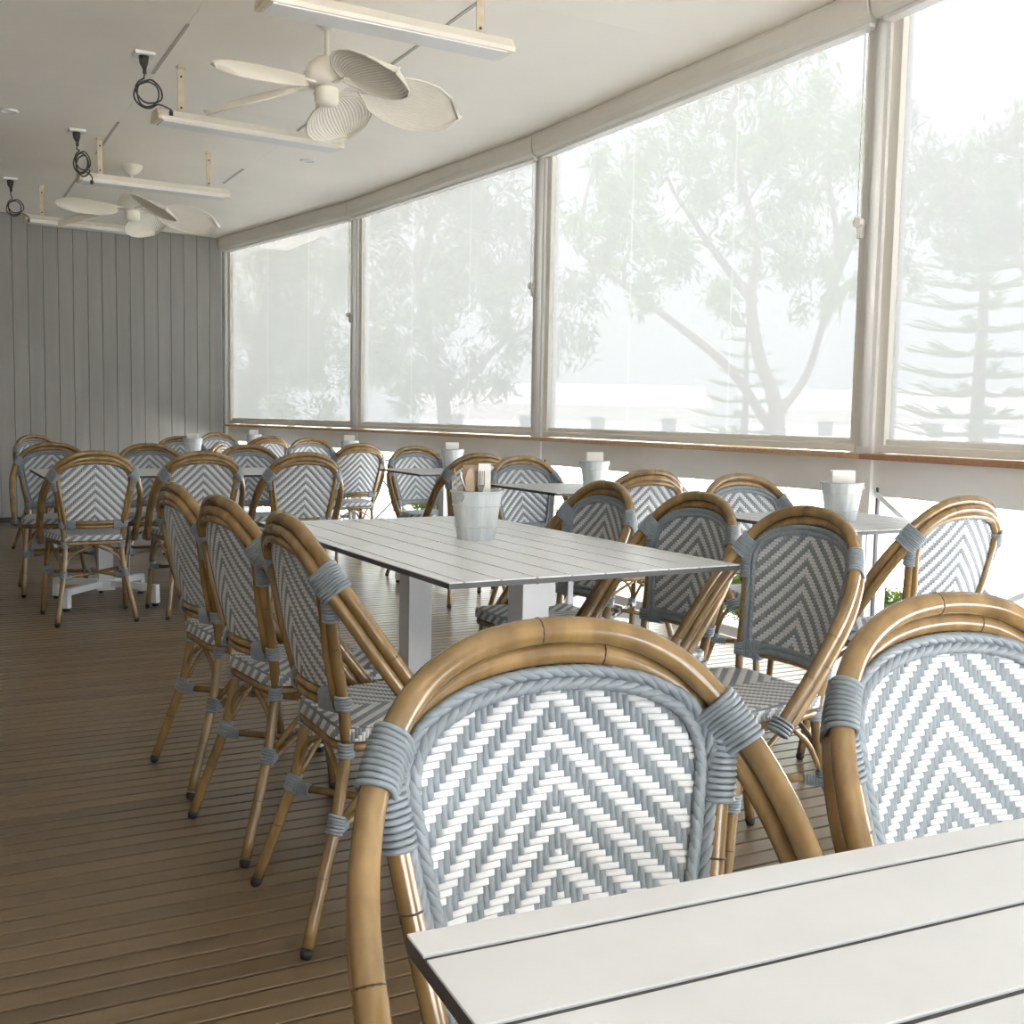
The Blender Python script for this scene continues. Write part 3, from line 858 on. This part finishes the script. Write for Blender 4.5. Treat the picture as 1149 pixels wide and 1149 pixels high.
def fan(x, y, zh, phase, label):
    t = empty('ceiling_fan', (x, y, zh), R(phase)); tag(t, label, 'fan', 'palm leaf ceiling fans')
    top = CEIL - zh
    MB().lathe([(.075, top), (.075, top - .02), (.055, top - .05), (.022, top - .075)], 20).build('canopy', M['fanw'], t, True)
    MB().lathe([(.011, top - .07), (.011, .10)], 12).build('rod', M['fanw'], t, True)
    MB().lathe([(.02, .125), (.05, .118), (.085, .09), (.105, .05), (.105, .01), (.08, -.01), (.05, -.015)], 28).build('motor', M['fanw'], t, True)
    MB().lathe([(.05, -.01), (.055, -.02), (.055, -.075), (.04, -.09), (.012, -.096)], 20).build('hub_cap', M['fanw'], t, True)
    Lb, Wd = .50, .172
    for k in range(5):
        a = R(72 * k)
        h = MB().bar((.05, 0, -.005), (.19, 0, -.012), .03, .008); ho = h.build('blade_iron', M['fanw'], t); ho.rotation_euler = (0, 0, a)
        NS, NT = 14, 43
        v = []
        for i in range(NS + 1):
            s = i / NS
            wv = Wd * (max(0, 1 - (2 * s ** 1.12 - 1) ** 2)) ** .55
            wv = max(wv, .004)
            for j in range(NT):
                tt = -1 + 2 * j / (NT - 1)
                ple = .0020 * (1 if j % 2 else -1) * min(1, wv / .08)
                v.append((.15 + Lb * s - .02 * abs(tt) ** 2 * s, tt * wv, ple + .018 * (1 - tt * tt) - .035 * s * s))
        f = []
        for i in range(NS):
            for j in range(NT - 1): f.append((i * NT + j, (i + 1) * NT + j, (i + 1) * NT + j + 1, i * NT + j + 1))
        nv = len(v); v2 = [(p[0], p[1], p[2] - .003) for p in v]
        f2 = [tuple(reversed([q + nv for q in face])) for face in f]
        edge = [j for j in range(NT)] + [i * NT + NT - 1 for i in range(1, NS + 1)] + [NS * NT + j for j in range(NT - 2, -1, -1)] + [i * NT for i in range(NS - 1, 0, -1)]
        f3 = [(edge[q], edge[(q + 1) % len(edge)], edge[(q + 1) % len(edge)] + nv, edge[q] + nv) for q in range(len(edge))]
        me = MB().add(v + v2, f + f2 + f3)
        bo = me.build('palm_blade', M['fanw'], t)
        bo.rotation_euler = mathutils.Euler((R(24), R(4), 0)).to_matrix().to_euler()
        bo.matrix_local = mathutils.Matrix.Rotation(a, 4, 'Z') @ mathutils.Matrix.Rotation(R(5), 4, 'Y') @ mathutils.Matrix.Rotation(R(-24), 4, 'X')
        rim = MB().tube([v[e] for e in edge[::2]], .005, 6, True).build('blade_rim', M['fanw'], bo, True)
    return t
fan(1.69, 4.98, 2.60, -9, 'big white palm leaf ceiling fan nearest us')
fan(1.455, 8.74, 2.60, -6, 'small white palm leaf ceiling fan far off near the grey wall')

def coil(x, y, ccx, ccz, rc, endx, endz, label, loops=2, squash=1.0):
    t = empty('hanging_cord', (x, y, CEIL)); tag(t, label, 'power cord', 'coiled cords plugged into the ceiling')
    MB().box(-.05, .05, -.05, .05, -.014, 0).build('socket', M['paint'], t)
    pl = MB().tube([(0, 0, -.012), (0, 0, -.05), (.004, 0, -.075)], [.026, .022, .010], 12); pl.build('plug', M['cord'], t, True)
    MB().tube([(.004, 0, -.075), (.004, 0, -.10)], .010, 10).build('plug_neck', M['cord'], t, True)
    pts = [(.004, 0, -.10), (.0, 0, -.12)]
    n = 14 * loops + 8
    for k in range(n + 1):
        a = math.pi * .6 + 2 * math.pi * k / 14
        pts.append((ccx + .010 * math.sin(k / 14 * 2.3) + rc * squash * math.cos(a) * (1 + .06 * math.sin(k)), .012 * math.sin(k * .7), ccz - .012 * (k // 14) + rc * math.sin(a) * (1 + .05 * math.cos(k * 1.3))))
    pts += [(ccx + rc * .8, 0, ccz - rc * .95), (endx - .04, 0, ccz - rc * 1.0), (endx, 0, (endz + ccz - rc) / 2), (endx, 0, endz)]
    MB().tube(spline(pts, 4), .0045, 6).build('cable', M['cord'], t, True)
    MB().tube([(endx, 0, endz + .008), (endx, 0, endz - .015)], .011, 8).build('connector', M['cord'], t, True)
coil(1.066, 6.02, .02, -.185, .062, .135, -.275, 'dark cord coiled in a ring, nearest ceiling socket')
coil(.965, 7.87, .03, -.19, .062, .09, -.32, 'dark cord in a loose twisted coil at the middle ceiling socket', 3, .7)
coil(.70, 9.80, .03, -.21, .055, .13, -.31, 'dark cord in a small coil at the ceiling socket nearest the grey wall')
for x, y, lb in ((.542, 7.59, 'small round recessed light at the left edge of the ceiling'), (2.526, 7.86, 'small round recessed light on the ceiling near the windows')):
    t = empty('recessed_light', (x, y, CEIL)); tag(t, lb, 'ceiling light')
    MB().lathe([(.055, 0), (.055, -.006), (.042, -.010), (.038, -.004)], 24, (False, False)).build('ring', M['paint'], t, True)
    MB().lathe([(.042, -.003), (.0, -.003)], 24, (False, False)).build('lens', M['napkin'], t)

# ------------------------------------------------------------------ outside
GZ = -.35
g = MB().box(3.75, 140, -60, 160, GZ - .1, GZ).build('ground', M['ground']); struct(g, 'sunlit pale paved ground outside')
g2 = MB().box(-60, 3.75, 12.6, 160, GZ - .1, GZ).build('ground_far', M['ground']); struct(g2)
g3 = MB().box(-60, 3.75, -60, -3.1, GZ - .1, GZ).build('ground_near', M['ground']); struct(g3)
MB_ = MB
def leaves(clumps, per, size, seed, droop=.4):
    r_ = np.random.default_rng(seed)
    V = []; F_ = []
    for (x, y, z, rad) in clumps:
        n = int(per * rad * rad)
        u = r_.normal(size=(n, 3)); u /= np.linalg.norm(u, axis=1)[:, None]
        # break the clump into sprays
        ns = max(4, int(9 * rad)); sc = r_.normal(size=(ns, 3)); sc /= np.linalg.norm(sc, axis=1)[:, None]; sc *= rad * r_.uniform(.3, 1.0, (ns, 1))
        which = r_.integers(0, ns, n)
        c = np.array([x, y, z]) + sc[which] * np.array([1, 1, .8]) + u * rad * .38 * r_.uniform(.1, 1, (n, 1)) * np.array([1, 1, 1.2])
        d = r_.normal(size=(n, 3)); d[:, 2] -= droop * 2; d /= np.linalg.norm(d, axis=1)[:, None]
        w = np.cross(d, r_.normal(size=(n, 3))); w /= np.linalg.norm(w, axis=1)[:, None]
        s = size * r_.uniform(.6, 1.3, (n, 1))
        a = c - w * s * .14; b = c + w * s * .14; e = c + d * s
        base = len(V)
        for q in range(n):
            V.append(a[q]); V.append(b[q]); V.append(e[q]); F_.append((base + 3 * q, base + 3 * q + 1, base + 3 * q + 2))
    return MB().add(V, F_)
def tree(name, base, limbs, clumps, m, label, per, size, seed, r0=.2, group='trees outside the windows'):
    t = empty(name, base); tag(t, label, 'tree', group)
    b = np.array(base)
    for k, l in enumerate(limbs):
        p = spline([np.array(q) - b for q in l], 5)
        rr = np.linspace(r0 if k == 0 else r0 * .6, r0 * .18, len(p))
        MB().tube(p, rr, 8).build('trunk' if k == 0 else 'branch', M['bark'], t, True)
    # twigs toward the clumps
    tips = [np.array(q) for l in limbs for q in l[1:]]
    tw = MB()
    for (x, y, z, rad) in clumps:
        c = np.array([x, y, z]); q = min(tips, key=lambda q: np.linalg.norm(q - c))
        mid = (q + c) / 2 + np.array([0, 0, .15])
        tw.tube(spline([q - b, mid - b, c - b, c - b + np.array([.2, .1, .5]) * rad], 3), np.linspace(r0 * .22, .012, 10), 5)
    tw.build('twigs', M['bark'], t, True)
    lv = leaves([(x - b[0], y - b[1], z - b[2], rad) for x, y, z, rad in clumps], per, size, seed).build('foliage', m, t)
    lv['kind'] = 'stuff'
    return t
tree('spreading_tree', (9.66, 10.66, GZ),
     [[(9.66, 10.66, GZ), (9.65, 10.68, .35), (9.63, 10.78, 1.31), (9.4, 10.86, 1.92), (9.12, 10.73, 2.62), (9.07, 10.59, 3.2), (8.79, 10.59, 4.01), (8.52, 10.58, 4.7)],
      [(9.66, 10.72, 1.0), (9.69, 10.74, 1.23), (10.14, 10.78, 1.72), (10.57, 10.96, 2.45), (11.02, 11.13, 3.2), (11.51, 11.18, 4.08)],
      [(9.59, 10.79, 1.0), (9.01, 10.93, 1.74), (8.25, 11.05, 2.26), (7.46, 11.07, 2.69), (6.84, 11.1, 3.04)],
      [(9.16, 10.71, 2.57), (8.98, 11.33, 3.28), (8.73, 11.88, 4.07)], [(10.57, 10.96, 2.45), (10.6, 10.8, 3.3), (10.3, 10.7, 4.2)]],
     [(7.32, 11.08, 3.21, 0.7), (8.4, 11.72, 4.06, 0.9), (7.41, 11.0, 2.89, 0.6), (8.6, 11.1, 4.62, 1), (8.98, 10.58, 4.98, 0.9), (8.83, 10.66, 3.71, 0.8), (9.86, 10.71, 4.16, 1.0), (10.69, 11.16, 5.14, 0.9), (10.83, 11.03, 3.4, 0.7), (9.71, 10.81, 3.17, 0.6), (9.23, 10.74, 5.58, 0.8), (8.65, 10.88, 2.65, 0.5), (7.17, 11.46, 3.87, 0.6), (10.56, 10.88, 2.79, 0.5), (8.33, 11.21, 3.1, 0.6)],
     M['leaf'], 'wispy green tree with forked trunk outside the widest window', 1250, .15, 3, .12)
tree('leaning_tree', (14.5, 10.3, GZ), [[(14.5, 10.3, GZ), (14.6, 10.44, 2.1), (14.3, 10.8, 3.4), (13.06, 10.93, 4.3)], [(14.4, 10.7, 3.2), (14.9, 10.6, 4.5)]],
     [(12.63, 11.23, 4.95, 0.9), (12.5, 11.2, 3.94, 0.8), (13.6, 11.25, 4.7, 0.9), (14.42, 11.31, 5.19, 0.9), (12.65, 10.83, 3.29, 0.6), (13.81, 11.06, 3.92, 0.8), (14.62, 10.66, 4.33, 1.2), (14.88, 10.62, 5.37, 1.2)],
     M['leaf2'], 'grey green tree crown filling the top of the right window', 1150, .16, 5, .13)
tree('broad_tree', (6.76, 14.52, GZ), [[(6.76, 14.52, GZ), (6.75, 14.63, 1.32), (6.58, 14.81, 2.22), (6.32, 14.59, 3.2), (6.64, 14.39, 4.07)], [(6.75, 14.63, 1.32), (7.22, 14.64, 1.72), (7.84, 14.7, 2.27), (8.6, 14.6, 2.6)]],
     [(5.94, 14.64, 2.8, 1.0), (6.45, 14.56, 3.58, 1.1), (7.31, 14.61, 4.17, 1.2), (7.73, 14.54, 3.43, 1.0), (6.96, 14.44, 2.85, 1.0), (6.07, 14.6, 1.93, 0.9), (7.92, 14.57, 2.54, 0.8), (6.56, 14.76, 1.57, 0.8), (7.38, 14.67, 1.73, 0.7), (5.82, 14.68, 3.66, 0.9), (8.82, 14.52, 2.31, 0.8), (8.72, 14.65, 3.13, 0.6), (7.55, 14.54, 4.82, 1.0)],
     M['leaf2'], 'broad grey green tree outside the second window from the grey wall', 900, .17, 8, .13)
tree('bushy_tree', (4.84, 17.83, GZ), [[(4.84, 17.83, GZ), (4.85, 17.97, 1.57), (4.96, 17.99, 2.45), (5.11, 18.0, 3.33)], [(4.86, 17.95, 1.43), (5.2, 17.81, 1.95), (5.6, 17.64, 2.32)]],
     [(4.97, 18.04, 3.03, 1.1), (5.37, 17.87, 3.48, 1.0), (5.74, 17.62, 2.9, 1.2), (5.98, 17.4, 2.04, 1.0), (5.47, 17.69, 2.17, 0.8), (4.88, 17.97, 1.72, 0.8), (5.88, 17.6, 3.49, 1.0), (5.58, 17.56, 1.44, 0.8), (5.06, 17.83, 1.29, 0.7), (4.58, 18.22, 2.59, 1.0)],
     M['leaf2'], 'bushy grey green tree outside the far window beside the grey wall', 900, .19, 9, .13)
def pine(x, y, h, label, seed, sc=1.0):
    t = empty('layered_pine', (x, y, GZ)); tag(t, label, 'tree', 'trees outside the windows')
    MB().tube([(0, 0, 0), (.03, 0, h * .5), (0, 0, h)], [.16 * sc, .10 * sc, .02], 8).build('trunk', M['bark'], t, True)
    r_ = random.Random(seed); br = MB(); lv = MB()
    z = .9 * sc
    while z < h * .97:
        ln = (2.1 * sc) * (1 - z / h) ** .8 + .12
        for k in range(7):
            a = 2 * math.pi * (k + r_.random() * .6) / 7
            d = np.array([math.cos(a), math.sin(a), 0]); e = d * ln * r_.uniform(.8, 1.1)
            pts = [np.array([0, 0, z]), np.array([0, 0, z]) + e * .5 + np.array([0, 0, -.05 * ln]), np.array([0, 0, z]) + e + np.array([0, 0, .10 * ln])]
            br.tube(spline(pts, 3), [.025 * sc] * 3 + [.014 * sc] * 4, 5)
            side = np.array([-d[1], d[0], 0])
            for q in np.linspace(.25, 1.02, max(4, int(ln * 9))):
                c = pts[0] + e * q + np.array([0, 0, -.08 * ln * math.sin(q * 3) + .06 * q * ln])
                for sg in (-1, 1):
                    tip = c + side * sg * .26 * sc * r_.uniform(.6, 1.1) * (1.1 - .5 * q) + d * .10 * sc + np.array([0, 0, r_.uniform(-.02, .07)])
                    w = np.array([0, 0, .022 * sc])
                    lv.add([c - w, c + w, tip + w * .5, tip - w * .5], [(0, 1, 2, 3)])
                    w = d * .022 * sc
                    lv.add([c - w, c + w, tip + w * .5, tip - w * .5], [(0, 1, 2, 3)])
        z += .42 * sc * r_.uniform(.85, 1.15)
    br.build('boughs', M['bark'], t, True)
    q = lv.build('needles', M['leaf3'], t); q['kind'] = 'stuff'
pine(18.66, 15.0, 7.4, 'tall layered pine outside the right hand window', 2)
pine(15.4, 18.2, 3.6, 'small layered pine behind the forked tree trunk', 4, .7)
# low shrubs just outside
sh = [(4.60 + .05 * math.sin(k * 2.1), 1.9 + k * .86) for k in range(10)]
shl = ['hedge shrub']
for k, (x, y) in enumerate(sh):
    x = x - (0.09 * max(0, y - 6.4))
    t = empty('hedge_shrub', (x, y, GZ))
    tag(t, 'low green hedge shrub growing outside below the window sill', 'shrub', 'hedge below the windows')
    st = MB()
    for q in range(5):
        a = q * 1.3 + k; st.tube([(0, 0, 0), (.08 * math.cos(a), .08 * math.sin(a), .3), (.18 * math.cos(a), .18 * math.sin(a), .48)], [.010, .008, .004], 5)
    st.build('stems', M['bark'], t, True)
    cl = [(.20 * math.cos(q * 1.26 + k), .20 * math.sin(q * 1.26 + k), .42 + .05 * math.sin(q * 3 + k), .24) for q in range(5)] + [(0, 0, .52, .22)]
    q = leaves(cl, 20000, .05, 40 + k, -.2).build('foliage', M['hedge'], t); q['kind'] = 'stuff'
# far pale buildings
def far_building(x, y, rz, L, H_, label, nw):
    t = empty('far_building', (x, y, GZ), R(rz)); tag(t, label, 'building', 'far buildings')
    MB().box(-L / 2, L / 2, 0, 6, 0, H_).build('wall', M['build'], t)
    v = [(-L / 2 - .3, -.4, H_), (L / 2 + .3, -.4, H_), (L / 2 + .3, 6.4, H_), (-L / 2 - .3, 6.4, H_), (-L / 2 - .3, 3, H_ + 1.0), (L / 2 + .3, 3, H_ + 1.0)]
    MB().add(v, [(0, 1, 5, 4), (2, 3, 4, 5), (0, 4, 3), (1, 2, 5), (3, 2, 1, 0)]).build('roof', M['roof'], t)
    for k in range(nw):
        a = -L / 2 + L * (k + .5) / nw
        w = MB().box(a - .3, a + .3, -.04, .02, .9, 1.5).build('window', M['bwin'], t)
        MB().box(a - .34, a + .34, -.07, -.0, .84, .9).build('window_sill', M['build'], w)
far_building(38.5, 33, -40, 16, 2.0, 'long low pale building far off behind the right window', 7)
far_building(24, 40, -30, 12, 2.0, 'low pale building far off behind the widest window', 4)
